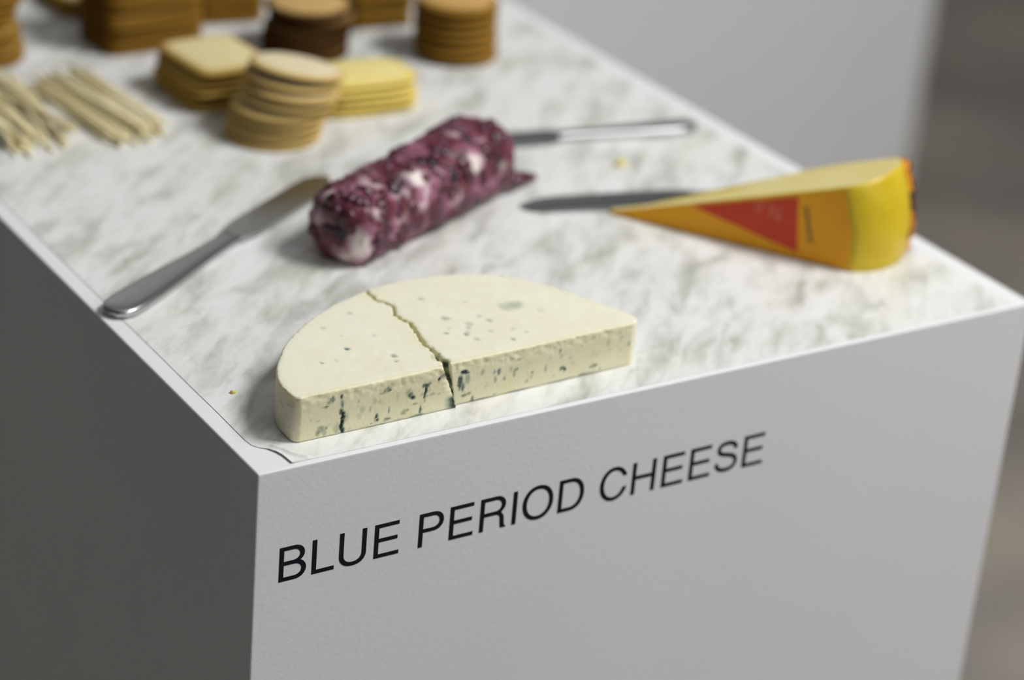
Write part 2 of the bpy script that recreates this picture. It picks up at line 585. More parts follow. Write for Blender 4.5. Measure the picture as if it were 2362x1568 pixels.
def smooth_pts(pts, step):
    P = [Vector(p) for p in pts]
    Q = []
    for i in range(len(P) - 1):
        p0, p1, p2, p3 = P[max(i - 1, 0)], P[i], P[i + 1], P[min(i + 2, len(P) - 1)]
        k = max(2, round((p2 - p1).length / step))
        for q in range(k):
            t = q / k
            Q.append(0.5 * ((2 * p1) + (p2 - p0) * t + (2 * p0 - 5 * p1 + 4 * p2 - p3) * t * t + (3 * p1 - p0 - 3 * p2 + p3) * t ** 3))
    Q.append(P[-1])
    return Q

crack = [(0.1092, 0.1045), (0.1080, 0.0965), (0.1076, 0.0930), (0.1110, 0.0862), (0.1117, 0.0825), (0.1085, 0.0760), (0.1080, 0.0700), (0.1105, 0.0640), (0.1082, 0.0560), (0.1060, 0.0480),
         (0.1054, 0.0400), (0.1062, 0.0335), (0.1036, 0.0272), (0.1052, 0.0240), (0.1040, 0.0205), (0.1030, 0.0178)]
arc_l = [(0.0290, 0.0172), (0.0265, 0.0190), (0.0257, 0.0240), (0.0270, 0.0360), (0.0335, 0.0500), (0.0468, 0.0672), (0.0635, 0.0817), (0.0839, 0.0942), (0.1085, 0.1040)]
arc_r = [(0.1105, 0.1048), (0.136, 0.1070), (0.1583, 0.1034), (0.178, 0.0948), (0.1923, 0.0778), (0.2030, 0.0570), (0.2105, 0.0395), (0.2140, 0.0300), (0.2128, 0.0250), (0.2090, 0.0228)]

# marks on the cut face: (x, z, half width, half height, strength)
front_marks = [(0.0491, 0.0185, .0006, .0012, .8), (0.0496, 0.0150, .0007, .0018, .6), (0.0492, 0.0112, .0010, .0016, .75), (0.0502, 0.0085, .0009, .0022, 1.0), (0.0500, 0.0062, .0008, .0018, 1.0),
               (0.0497, 0.0040, .0009, .0024, 1.0), (0.0504, 0.0014, .0008, .0016, 1.0), (0.0478, 0.0034, .0018, .0022, .35), (0.0512, 0.0080, .0014, .002, .3),
               (0.0445, 0.0182, .0013, .0014, .55), (0.0430, 0.0170, .0010, .0008, .4), (0.0412, 0.0152, .0014, .0005, .65), (0.0392, 0.0045, .0016, .0016, .45), (0.0378, 0.0030, .0010, .0012, .5), (0.0412, 0.0030, .0008, .0022, .35), (0.0420, 0.0048, .0005, .0006, .6),
               (0.0725, 0.0172, .0016, .0012, .55), (0.0737, 0.0165, .0008, .0005, .75), (0.0700, 0.0160, .0014, .0005, .35), (0.0845, 0.0120, .0013, .0014, .65), (0.0860, 0.0105, .0010, .0008, .85), (0.0838, 0.0132, .0014, .0018, .35),
               (0.0925, 0.0150, .0016, .0010, .75), (0.0945, 0.0155, .0008, .0008, .5), (0.0928, 0.0125, .0006, .0016, 1.0), (0.0922, 0.0098, .0005, .0012, .95), (0.0926, 0.0075, .0004, .0008, .6), (0.0965, 0.0100, .0014, .0006, .35),
               (0.0676, 0.0052, .0007, .0012, .8), (0.0680, 0.0030, .0007, .0008, .7), (0.0668, 0.0038, .0005, .0014, .45), (0.0738, 0.0066, .0004, .0014, .6), (0.0733, 0.0026, .0015, .0006, .55), (0.0728, 0.0020, .0018, .0005, .4), (0.0640, 0.0095, .0005, .0014, .3), (0.0650, 0.0020, .0004, .0004, .5),
               (0.0600, 0.0100, .0010, .0016, .22), (0.0585, 0.0070, .0010, .0014, .18), (0.0815, 0.0040, .0010, .0010, .4), (0.0835, 0.0046, .0007, .0006, .5), (0.0870, 0.0070, .0014, .0004, .5), (0.0905, 0.0032, .0006, .0016, .8), (0.0895, 0.0008, .0022, .0006, .55), (0.0868, 0.0006, .0014, .0005, .4),
               (0.0790, 0.0008, .002, .0004, .3), (0.0715, 0.0004, .002, .0003, .35), (0.0690, 0.0120, .0008, .001, .2), (0.0780, 0.0125, .0006, .0018, .15), (0.1000, 0.0095, .0006, .0004, .4), (0.0995, 0.0165, .0007, .0010, .8), (0.1010, 0.0178, .0006, .0008, .8),
               # right piece
               (0.1140, 0.0165, .0016, .0010, .9), (0.1155, 0.0158, .0012, .0005, .8), (0.1120, 0.0120, .0012, .003, .75), (0.1135, 0.0090, .0010, .002, .6), (0.1160, 0.0130, .0012, .0024, .4), (0.1150, 0.0045, .0016, .0007, .6), (0.1175, 0.0050, .0010, .0006, .5), (0.1240, 0.0145, .0010, .0012, .35),
               (0.1330, 0.0128, .0010, .0013, .6), (0.1306, 0.0132, .0005, .0012, .45), (0.1315, 0.0092, .0007, .0014, .5), (0.1365, 0.0085, .0006, .0010, .4), (0.1418, 0.0105, .0006, .0020, .45), (0.1430, 0.0120, .0008, .0010, .45), (0.1520, 0.0085, .0008, .0008, .4), (0.1595, 0.0090, .0006, .0016, .35),
               (0.1690, 0.0070, .0014, .0010, .7), (0.1705, 0.0062, .0008, .0008, .8), (0.1880, 0.0045, .0016, .0006, .7), (0.1860, 0.0040, .0010, .0005, .6), (0.1670, 0.0165, .0006, .0012, .45), (0.1950, 0.0150, .0008, .0016, .25), (0.2110, 0.0165, .0012, .0030, .5), (0.2075, 0.0120, .0010, .0014, .3),
               (0.1450, 0.0004, .006, .0005, .45), (0.1240, 0.0004, .006, .0004, .5), (0.1700, 0.0006, .006, .0005, .4), (0.1830, 0.0010, .004, .0006, .4), (0.1195, 0.0010, .0008, .0018, .6),
               (0.1400, 0.0178, .0012, .0004, .35), (0.1435, 0.0168, .0016, .0005, .35)]
_rm = random.Random(5)
for _ in range(34):
    front_marks.append((_rm.uniform(0.032, 0.205), _rm.uniform(0.0015, 0.017), _rm.uniform(.0003, .0009), _rm.uniform(.0003, .0013), _rm.uniform(.1, .35)))
top_marks = [(0.0700, 0.0515, .0011, .8), (0.0690, 0.0510, .0006, .6), (0.0881, 0.0589, .0008, .25), (0.0862, 0.0371, .0012, .55), (0.0870, 0.0362, .0006, .4), (0.0845, 0.0318, .0007, .6), (0.0892, 0.0842, .0012, .28), (0.0701, 0.0747, .0012, .25), (0.0528, 0.0432, .0007, .5),
             (0.0740, 0.0640, .0007, .2), (0.0600, 0.0430, .0010, .15), (0.1282, 0.0851, .0014, .35), (0.1279, 0.0622, .0014, .5), (0.1295, 0.0615, .0012, .3), (0.1285, 0.0435, .0010, .65), (0.1205, 0.0478, .0009, .55), (0.1300, 0.0450, .0012, .3), (0.1661, 0.0618, .0030, .38), (0.1615, 0.0617, .0030, .30), (0.1690, 0.0625, .0020, .32),
             (0.1463, 0.0521, .0014, .45), (0.1443, 0.0579, .0012, .3), (0.1461, 0.0307, .0010, .6), (0.1305, 0.0373, .0012, .35), (0.1462, 0.0741, .0010, .22), (0.1355, 0.0525, .0016, .32), (0.1330, 0.0490, .0012, .35), (0.1410, 0.0420, .0012, .25), (0.1240, 0.0520, .0007, .3), (0.1520, 0.0400, .0010, .25), (0.1750, 0.0520, .0016, .15), (0.1560, 0.0350, .0008, .3)]

def build_cheese(name, outline, is_crack, label, side_sh):
    """outline: CCW list of 2D points, is_crack: flag per point (0 rind, 1 crack, 2 cut face)"""
    n = len(outline)
    nor = []
    for i in range(n):
        d = outline[(i + 2) % n] - outline[i - 2]
        nor.append(Vector((d.y, -d.x)).normalized())
    levels = [0, .0003, .0008]
    z = .0014
    while z < CH - .0014:
        levels.append(z)
        z += .0006
    inset_top = []
    for k in range(7):
        t = k / 6 * math.pi / 2
        levels.append(CH - .0011 * (1 - math.sin(t)))
        inset_top.append(.0011 * (1 - math.cos(t)))
    nl = len(levels)
    verts, mold, cut = [], [], []

    def mark_front(x, z):
        s = 0.0
        for (mx, mz, rx, rz, st) in front_marks:
            dx = (x - mx) / (rx * 1.05)
            if abs(dx) > 2.2:
                continue
            dz = (z - mz) / (rz * 1.05)
            wob = 0.95 * noise.noise(Vector((x * 800, z * 800, st * 9))) + 0.6 * noise.noise(Vector((x * 2100, z * 2100, st * 9)))
            q = dx * dx + dz * dz + wob
            if q < 2.6:
                s = max(s, st * min(1, max(0, 1.1 - q * 0.5)))
        return s
    for li, zz in enumerate(levels):
        ins = inset_top[li - (nl - 7)] if li >= nl - 7 else 0.0
        if li < 3:
            ins = (.0010, .0004, .0001)[li]
        for i in range(n):
            p = outline[i]
            nn = nor[i]
            kind = is_crack[i]
            m_ = 0.0
            d = ins
            h01 = zz / CH
            pos = Vector((p.x, p.y, zz))
            sh = 0.0
            if kind == 1:
                wgt = math.exp(-max(0, p.y - 0.0185) / 0.012)
                sh = (1 - h01) * side_sh * wgt
                d += 0.0010 * abs(fbm((p.x, p.y, zz), 330)) + 0.0006 * abs(fbm((p.x, p.y, zz), 900))
                f_ = noise.noise(Vector((p.y * 260, zz * 260, 4)))
                front_w = max(0, 1 - (p.y - 0.0175) / 0.022)
                m_ = max(0, min(1, (0.25 + 1.1 * f_) * front_w * 1.5)) * (0.45 + 0.55 * (h01 < 0.93))
            elif kind == 2:
                wgt = math.exp(-abs(p.x - 0.1045) / 0.006)
                sh = (1 - h01) * side_sh * wgt
                m_ = mark_front(p.x + sh, zz)
                d += 0.00012 * abs(fbm((p.x, 0, zz), 420)) + 0.0012 * max(0, m_ - 0.45)
                # crumbly upper edge
                e_ = math.exp(-((zz - CH * 0.86) / 0.0025) ** 2)
                d += e_ * 0.0007 * max(0, fbm((p.x, 3, zz), 260) + 0.25)
            else:
                d += 0.0004 * abs(fbm((p.x, p.y, zz), 180)) + 0.00025 * fbm((p.x, p.y, zz), 500)
                f_ = noise.noise(Vector((p.x * 220, p.y * 220, zz * 260)))
                m_ = max(0, f_ - 0.50) * 2.2
            if zz > CH * 0.8 and kind != 1:
                d += 0.0006 * max(0, fbm((p.x, p.y, zz), 300, 4)) * (zz / CH - 0.8) * 5
            q = p - nn * d
            verts.append((q.x + sh, q.y, zz + 0.00018 * noise.noise(Vector((p.x * 300, p.y * 300, zz * 100))) * (li > 2)))
            mold.append(m_)
            cut.append(1.0 if kind == 2 else (0.8 if kind == 1 else 0.35))
    faces = []
    for li in range(nl - 1):
        for i in range(n):
            j = (i + 1) % n
            faces.append((li * n + i, li * n + j, (li + 1) * n + j, (li + 1) * n + i))
    faces.append(tuple(reversed(range(n))))
    top = [(verts[(nl - 1) * n + i][0], verts[(nl - 1) * n + i][1]) for i in range(n)]
    v2, f2 = poly_fill(top, 0.0010, None, 0.35)
    base = len(verts)
    remap = {}
    for k, p in enumerate(v2):
        if k < n:
            remap[k] = (nl - 1) * n + k
            continue
        remap[k] = len(verts)
        x_, y_ = p[0], p[1]
        s = 0.0
        for (mx, my, r_, st) in top_marks:
            q = ((x_ - mx) ** 2 + ((y_ - my) * 0.8) ** 2) / (r_ * r_) + 0.5 * noise.noise(Vector((x_ * 700, y_ * 700, st * 7)))
            if q < 2.2:
                s = max(s, st * min(1, max(0, 1.3 - q * 0.62)))
        # fine wire-drag lines and dents
        zz = CH + 0.00010 * fbm((x_, y_, 0), 240) + 0.00005 * math.sin((x_ * 0.62 + y_) * 2600) * max(0, fbm((x_, y_, 5), 60) + 0.2) - 0.0004 * s
        verts.append((x_, y_, zz))
        mold.append(s * 0.8)
        cut.append(0.0)
    for f in f2:
        faces.append(tuple(remap[i] for i in f))
    o = mesh_obj(name, verts, faces, m_blue, None, True, (0, 0, CZ))
    me = o.data
    a_ = me.attributes.new('mold', 'FLOAT', 'POINT')
    a_.data.foreach_set('value', mold)
    a_ = me.attributes.new('cut', 'FLOAT', 'POINT')
    a_.data.foreach_set('value', cut)
    tag(o, label, 'cheese', 'two pieces of the broken half wheel of blue cheese')
    return o

def gap(y):
    if y > 0.07:
        return 0.0004
    if y > 0.032:
        return 0.0004 + (0.07 - y) / 0.038 * 0.0004
    return 0.0008 + (0.032 - y) / 0.0145 * 0.0019

cs = resample(crack, 0.0006, False)
cs = [Vector((p.x + 0.0009 * noise.noise(Vector((p.y * 330, 1.7, 0))) + 0.0005 * noise.noise(Vector((p.y * 900, 5.2, 0))), p.y)) for p in cs]
# left piece: start front-left, along the cut face to the crack, up the crack, back along the rind (CCW)
fl_pts = resample([(0.0290, 0.0172), (0.060, 0.0174), (0.085, 0.0178), (0.1002, 0.0183)], 0.0006, False)
cl = [Vector((p.x - gap(p.y) * 0.75, p.y)) for p in reversed(cs)]
al = smooth_pts(arc_l, 0.0012)
outl = fl_pts[:-1] + cl + list(reversed(al))[1:-1]
kinds = [2] * (len(fl_pts) - 1) + [1] * len(cl) + [0] * (len(al) - 2)
build_cheese('blue_cheese_piece', outl, kinds, 'left piece of the broken half wheel of cream blue-veined cheese', 0.0090)
# right piece
fr_pts = resample([(0.1062, 0.0200), (0.115, 0.0202), (0.160, 0.0212), (0.2090, 0.0228)], 0.0006, False)
cr = [Vector((p.x + gap(p.y) * 0.75, p.y)) for p in cs if p.y > 0.0208]
ar = smooth_pts(arc_r, 0.0012)
outl = fr_pts[:-1] + list(reversed(ar))[:-1] + cr
kinds = [2] * (len(fr_pts) - 1) + [0] * (len(ar) - 1) + [1] * len(cr)
build_cheese('blue_cheese_piece', outl, kinds, 'larger right piece of the broken half wheel of blue-veined cheese', 0.0052)

# ------------------------------------------------------------------ berry log
LOG_A = Vector((0.1315, 0.1790))
LOG_B = Vector((0.2640, 0.2420))
ax = (LOG_B - LOG_A)
LL = ax.length
lz = math.atan2(ax.y, ax.x)
log = empty('berry_log', (LOG_A.x, LOG_A.y, CZ), lz)
tag(log, 'rolled log of soft cheese coated in dark red dried berries', 'cheese')

def log_surface(t, a_):
    """t 0..1 along, a_ angle; returns local point"""
    endr = 1.0
    e = 0.10
    if t < e:
        endr = (1 - ((e - t) / e) ** 3.2) ** (1 / 3.2) if t > 0 else 0
    if t > 1 - e * 1.3:
        q = (t - (1 - e * 1.3)) / (e * 1.3)
        endr = max(0, 1 - q ** 2.6) ** (1 / 2.6)
    rr = (0.0196 + 0.0030 * t) * endr
    c, s = math.cos(a_), math.sin(a_)
    ex = 2.5
    y_ = rr * math.copysign(abs(c) ** (2 / ex), c) * 1.02
    z_ = rr * math.copysign(abs(s) ** (2 / ex), s) * 0.98
    z_ += 0.0182 + 0.003 * t
    x_ = t * LL
    return Vector((x_, y_, z_))

BARE = [(0.0, -0.015, 0.015, .0090, 1.0), (0.004, -0.018, 0.010, .007, .9), (0.0, -0.006, 0.007, .006, .9), (0.0, 0.008, 0.024, .007, .7), (0.004, 0.007, 0.034, .005, .7), (0.024, -0.003, 0.038, .0065, .65), (0.018, -0.002, 0.038, .004, .5),
        (0.051, -0.015, 0.035, .0065, 1.0), (0.050, -0.020, 0.027, .0065, 1.0), (0.040, -0.018, 0.033, .004, .6), (0.100, -0.020, 0.032, .0075, .9), (0.083, -0.022, 0.015, .008, .6),
        (0.104, -0.002, 0.042, .006, .65), (0.012, -0.018, 0.030, .004, .6), (0.032, -0.021, 0.021, .005, .6), (0.125, -0.020, 0.020, .006, .5)]
def bare(p):
    q = 0.0
    for (x_, y_, z_, r_, st) in BARE:
        q = max(q, st * math.exp(-((p.x - x_) ** 2 + (p.y - y_) ** 2 + (p.z - z_) ** 2) / (r_ * r_) * 0.8))
    return q
NT, NA = 110, 72
verts, faces = [], []
for i in range(NT + 1):
    t = i / NT
    # cluster samples at ends
    t = 0.5 - 0.5 * math.cos(math.pi * t) * (0.6 + 0.4 * abs(math.cos(math.pi * t)))
    t = min(max(t, 0.0), 1.0)
    cen = Vector((t * LL, 0, 0.0182 + 0.003 * t))
    for k in range(NA):
        p = log_surface(t, 2 * math.pi * k / NA)
        d = (p - cen)
        if d.length > 1e-6:
            d.normalize()
        ds = 0.0016 * fbm(p, 55) + 0.0011 * fbm(p, 150)
        p = p + d * ds
        p.x += 0.0025 * fbm(p, 70) * (1 if t < 0.02 or t > 0.98 else 0.3)
        p.z = max(p.z, 0.0001)
        verts.append(p)
for i in range(NT):
    for k in range(NA):
        j = (k + 1) % NA
        faces.append((i * NA + k, i * NA + j, (i + 1) * NA + j, (i + 1) * NA + k))
faces.append(tuple(range(NA)))
faces.append(tuple(reversed(range(NT * NA, NT * NA + NA))))
lb_o = mesh_obj('cheese_body', verts, faces, m_log, log, True)
at_ = lb_o.data.attributes.new('bare', 'FLOAT', 'POINT')
at_.data.foreach_set('value', [bare(p) for p in verts])

# dried berries pressed into it
rb = random.Random(11)
bm = bmesh.new()
def add_blob(bm, p, nrm, r, rnd, flat=0.55, tang=1.3):
    q = nrm.to_track_quat('Z', 'Y').to_matrix()
    rot = Matrix.Rotation(rnd.uniform(0, 6.28), 3, 'Z')
    res = bmesh.ops.create_icosphere(bm, subdivisions=2, radius=1.0)
    sx, sy = r * rnd.uniform(0.75, tang), r * rnd.uniform(0.7, 1.1)
    off = Vector((rnd.uniform(0, 50), 0, 0))
    for v in res['verts']:
        c = v.co.copy()
        c *= 1 + 0.32 * noise.noise(c * 1.6 + off) + 0.14 * noise.noise(c * 4 + off)
        c = Vector((c.x * sx, c.y * sy, c.z * r * flat))
        v.co = p + q @ (rot @ c)
        v.co.z = max(v.co.z, 0.0002)
for _ in range(420):
    t = rb.uniform(0.0, 1.0)
    a_ = rb.uniform(-0.75, math.pi + 0.75)
    if rb.random() < 0.16:
        # ends
        t = 0.0 if rb.random() < 0.5 else 1.0
        rad = rb.uniform(0.1, 0.98)
        p = Vector((0.0006 if t == 0 else LL - 0.0006, 0.017 * rad * math.cos(a_), 0.0185 + 0.017 * rad * math.sin(a_)))
        nrm = Vector((-1 if t == 0 else 1, 0, 0))
    else:
        t = 0.05 + 0.9 * t
        p = log_surface(t, a_)
        nrm = (p - Vector((p.x, 0, 0.0182 + 0.003 * t))).normalized()
    # leave bare cheesy patches
    if bare(p) > 0.42 or fbm((p.x, p.y, p.z), 46, 2) > 0.25:
        continue
    rr = rb.uniform(0.0026, 0.0056)
    add_blob(bm, p - nrm * rr * 0.32, nrm, rr, rb, 0.62)
coat = bm_obj('berry_coating', bm, m_berry, log, True)
coat['kind'] = 'stuff'
coat['label'] = 'dark red dried berries pressed over the log'
# loose tail at the far end
bm = bmesh.new()
for k in range(7):
    t = k / 6
    add_blob(bm, Vector((LL - 0.004 + 0.024 * t, -0.0145 - 0.003 * t, 0.0055 * (1 - t) + 0.0030)), Vector((0, 0, 1)), 0.0068 - 0.0042 * t, rb, 0.7, 1.4)
tl = bm_obj('torn_end', bm, m_berry, log, True)
tl['label'] = 'pinched dark red tail at the far end'

# ------------------------------------------------------------------ knives
def knife(name, butt, tip, length_handle, wid_handle, wid_blade, label, blade_len=None):
    b2, t2 = Vector(butt), Vector(tip)
    d = t2 - b2
    L = d.length
    k = empty(name, (b2.x, b2.y, CZ), math.atan2(d.y, d.x))
    tag(k, label, 'knife', 'table knives on the marble sheet')
    # handle: lofted superellipse sections
    secs = []
    lh = length_handle
    prof = [(0.0, 0.35), (0.02, 0.70), (0.06, 0.92), (0.14, 1.0), (0.28, 0.96), (0.45, 0.84), (0.62, 0.70), (0.78, 0.60), (0.9, 0.56), (0.97, 0.58), (1.0, 0.60), (1.03, 0.62)]
    vv, ff = [], []
    NS = 20
    for (s, wv) in prof:
        hw = wid_handle / 2 * wv
        if s >= 0.97:
            ht_f = {0.97: 0.0021, 1.0: 0.0014, 1.03: 0.0009}[s]
        ht = 0.0026 * (0.5 + 0.5 * wv) if s > 0.03 else 0.0016 + 0.02 * s
        if s >= 0.97:
            ht = ht_f
        for q in range(NS):
            a_ = 2 * math.pi * q / NS
            c, sn = math.cos(a_), math.sin(a_)
            vv.append((s * lh, hw * math.copysign(abs(c) ** 0.6, c), 0.0038 + ht * math.copysign(abs(sn) ** 0.45, sn)))
    for i in range(len(prof) - 1):
        for q in range(NS):
            j = (q + 1) % NS
            ff.append((i * NS + q, i * NS + j, (i + 1) * NS + j, (i + 1) * NS + q))
    ff.append(tuple(reversed(range(NS))))
    ff.append(tuple(range((len(prof) - 1) * NS, len(prof) * NS)))
    mn = min(v_[2] for v_ in vv)
    vv = [(v_[0], v_[1], v_[2] - mn) for v_ in vv]
    mesh_obj('handle', vv, ff, m_steel, k, True)
    # blade outline (edge side +y / spine side -y)
    lb = L - lh
    top = [(0.0, 0.30), (0.05, 0.42), (0.15, 0.50), (0.5, 0.52), (0.80, 0.52), (0.90, 0.50), (0.96, 0.38), (1.0, 0.08)]
    bot = [(0.0, -0.30), (0.05, -0.36), (0.2, -0.44), (0.5, -0.47), (0.75, -0.44), (0.88, -0.32), (0.96, -0.12), (1.0, 0.02)]
    vv, ff = [], []
    for (s, wv), (_, wu) in zip(top, bot):
        x_ = lh - 0.002 + s * (lb + 0.002)
        y1, y0 = wv * wid_blade, wu * wid_blade
        th = 0.0011 * (1 - 0.3 * s)
        zc = 0.0030 - 0.0018 * s
        vv += [(x_, y0, zc - th), (x_, y0, zc + th), (x_, (y0 + y1) / 2, zc + th), (x_, y1, zc + 0.0001), (x_, y1, zc - 0.0002), (x_, (y0 + y1) / 2, zc - th)]
    for i in range(len(top) - 1):
        for q in range(6):
            j = (q + 1) % 6
            ff.append((i * 6 + q, i * 6 + j, (i + 1) * 6 + j, (i + 1) * 6 + q))
    ff.append(tuple(reversed(range(6))))
    ff.append(tuple(range((len(top) - 1) * 6, len(top) * 6)))
    bo = mesh_obj('blade', vv, ff, m_steel, k, False)
    mod = bo.modifiers.new('bevel', 'BEVEL')
    mod.width = 0.0003
    mod.segments = 2
    return k

knife('table_knife', (0.0045, 0.1635), (0.1850, 0.2800), 0.112, 0.0200, 0.0205, 'grey steel table knife at the left edge, its tip behind the berry log')
knife('table_knife', (0.4262, 0.2690), (0.2500, 0.3005), 0.090, 0.0150, 0.0180, 'steel knife with its handle near the right edge, blade hidden behind the berry log')
knife('table_knife', (0.4400, 0.1560), (0.2630, 0.2065), 0.085, 0.0140, 0.0185, 'steel knife half hidden behind the yellow cheese wedge, only its blade showing')

# ------------------------------------------------------------------ yellow wedge
WT = Vector((0.3030, 0.1840))
e1 = Vector((0.0810, -0.1190)).normalized()
wedge = empty('cheese_wedge', (WT.x, WT.y, CZ), math.atan2(e1.y, e1.x))
tag(wedge, 'yellow wrapped cheese wedge with a red triangular label, lying on its side', 'cheese')
TH, ANG = 0.048, math.radians(19.3)
# triangular section (local x along the labelled face, z up); thickness along +y, tapering to the tip
def lerp_tab(tab, x_):
    for (x0_, v0), (x1_, v1) in zip(tab, tab[1:]):
        if x_ <= x1_:
            return v0 + (v1 - v0) * (x_ - x0_) / (x1_ - x0_)
    return tab[-1][1]
THK = [(0.0, 0.005), (0.03, 0.007), (0.06, 0.013), (0.085, 0.034), (0.105, 0.044), (0.125, 0.047), (0.2, 0.048)]
RIM = [(0.0, 0.1410), (0.05, 0.1455), (0.15, 0.1510), (0.35, 0.1570), (0.6, 0.1600), (0.8, 0.1595), (0.93, 0.1565), (1.0, 0.1515)]
NR, NX, NY = 16, 22, [0.0, 0.02, 0.06, 0.12, 0.2, 0.3, 0.42, 0.55, 0.68, 0.8, 0.9, 0.96, 1.0]
def section(vy):
    R_ = lerp_tab(RIM, vy)
    edge_in = 0.0008 * (1 if vy in (0.0, 1.0) else 0)
    xe = R_ * math.cos(ANG)
    pts = []
    for i in range(NX):
        pts.append((0.0035 + (R_ - 0.0035) * i / NX, edge_in))
    for i in range(NR + 1):
        a_ = ANG * i / NR
        rr = R_ * (1 + 0.012 * math.sin(math.pi * i / NR))
        pts.append((rr * math.cos(a_), max(rr * math.sin(a_) - (edge_in if i > NR / 2 else -edge_in), edge_in)))
    for i in range(NX - 1, -1, -1):
        x_ = 0.0035 + (xe - 0.0035) * i / NX
        pts.append((x_, max(x_ * math.tan(ANG) - edge_in, edge_in + 0.0006)))
    return [(x_, lerp_tab(THK, x_) * vy, z_) for x_, z_ in pts]
vv, ff = [], []
for vy in NY:
    vv += section(vy)
n = len(section(0.0))
for i in range(len(NY) - 1):
    for q in range(n):
        j = (q + 1) % n
        ff.append((i * n + q, (i + 1) * n + q, (i + 1) * n + j, i * n + j))
ff.append(tuple(range(n)))
ff.append(tuple(reversed(range((len(NY) - 1) * n, len(NY) * n))))
bm = bmesh.new()
bvs = [bm.verts.new(v_) for v_ in vv]
for f in ff:
    bm.faces.new([bvs[i] for i in f])
wb = bm_obj('cheese_body', bm, m_yellow, wedge, False)
wb.data.materials.append(m_glare)
for p_ in wb.data.polygons:
    if p_.normal.z > 0.85 and abs(p_.normal.y) < 0.5:
        p_.material_index = 1  # upward face gets the painted glare colour
    else:
        p_.use_smooth = abs(p_.normal.y) < 0.9

def plate(name, pts, y0, th, m, parent):
    """flat print standing on the front face; pts in local x,z"""
    k = len(pts)
    vv = [(x_, y0, z_) for x_, z_ in pts] + [(x_, y0 - th, z_) for x_, z_ in pts]
    bm = bmesh.new()
    bv = [bm.verts.new(v_) for v_ in vv]
    bm.faces.new(bv[:k])
    bm.faces.new(list(reversed(bv[k:])))
    for i in range(k):
        j = (i + 1) % k
        bm.faces.new([bv[i], bv[i + k], bv[j + k], bv[j]])
    return bm_obj(name, bm, m, parent)
ta = math.tan(ANG)
lab = plate('label', [(0.005, 0.0009), (0.1395, 0.0007), (0.1385, 0.022), (0.1315, 0.1315 * ta - 0.0012), (0.005, 0.005 * ta + 0.0002)], -0.0001, 0.0003, m_orange, wedge)
lab['label'] = 'orange printed label'
rt = plate('label_triangle', [(0.0515, 0.0158), (0.1110, 0.0040), (0.1072, 0.0352), (0.0530, 0.0172)], -0.0004, 0.0002, m_red, lab)
rt['label'] = 'red triangle on the label'
def marks(name, boxes, y0, m, parent):
    bm = bmesh.new()
    for (cx, cz, w_, h_, sl) in boxes:
        q = [(cx - w_ + sl * -h_, cz - h_), (cx + w_ + sl * -h_, cz - h_), (cx + w_ + sl * h_, cz + h_), (cx - w_ + sl * h_, cz + h_)]
        a_ = [bm.verts.new((x_, y0, z_)) for x_, z_ in q]
        b_ = [bm.verts.new((x_, y0 - 0.0001, z_)) for x_, z_ in q]
        bm.faces.new(a_)
        bm.faces.new(list(reversed(b_)))
        for i in range(4):
            bm.faces.new([a_[i], b_[i], b_[(i + 1) % 4], a_[(i + 1) % 4]])
    return bm_obj(name, bm, m, parent)
lt = marks('label_lettering', [(0.0855, 0.0250, .0006, .0036, -.35), (0.0885, 0.0250, .0006, .0036, .35), (0.0935, 0.0235, .0006, .0042, 0), (0.0960, 0.0235, .0006, .0046, -.5), (0.0985, 0.0235, .0006, .0042, 0)], -0.0006, m_pink, lab)
lt['label'] = 'faded pale lettering on the red triangle'
lt = marks('label_lettering', [(0.1172 - 0.0006 * i, 0.0125 + 0.0022 * i, .0012 if i % 3 else .0016, .0008, 0) for i in range(9)], -0.0004, m_olive, lab)
lt['label'] = 'small olive lettering running up the label'
# crimped film seam along the back rim
vv, ff = [], []
ns = 26
for i in range(ns + 1):
    q = 0.04 + 0.95 * i / ns
    a_ = ANG * q
    jag = 0.0012 * noise.noise(Vector((i * 0.9, 0, 0)))
    bl = 1 + 0.012 * math.sin(math.pi * q)
    for (fr, out) in ((0.78, -0.0006), (0.86, 0.0024 + jag), (0.93, 0.0040 + 2 * jag), (1.0, 0.0036 + jag), (1.012, -0.003)):
        rr = lerp_tab(RIM, min(fr, 1.0)) * bl + out
        vv.append((rr * math.cos(a_), TH * fr, rr * math.sin(a_)))
for i in range(ns):
    for q in range(5):
        j = (q + 1) % 5
        ff.append((i * 5 + q, i * 5 + j, (i + 1) * 5 + j, (i + 1) * 5 + q))
ff.append((0, 1, 2, 3, 4))
ff.append(tuple(reversed(range(ns * 5, ns * 5 + 5))))
sm = mesh_obj('wrapper_seam', vv, ff, m_seam, wedge)
sm['label'] = 'dark and orange crimped seam of the wrapper'

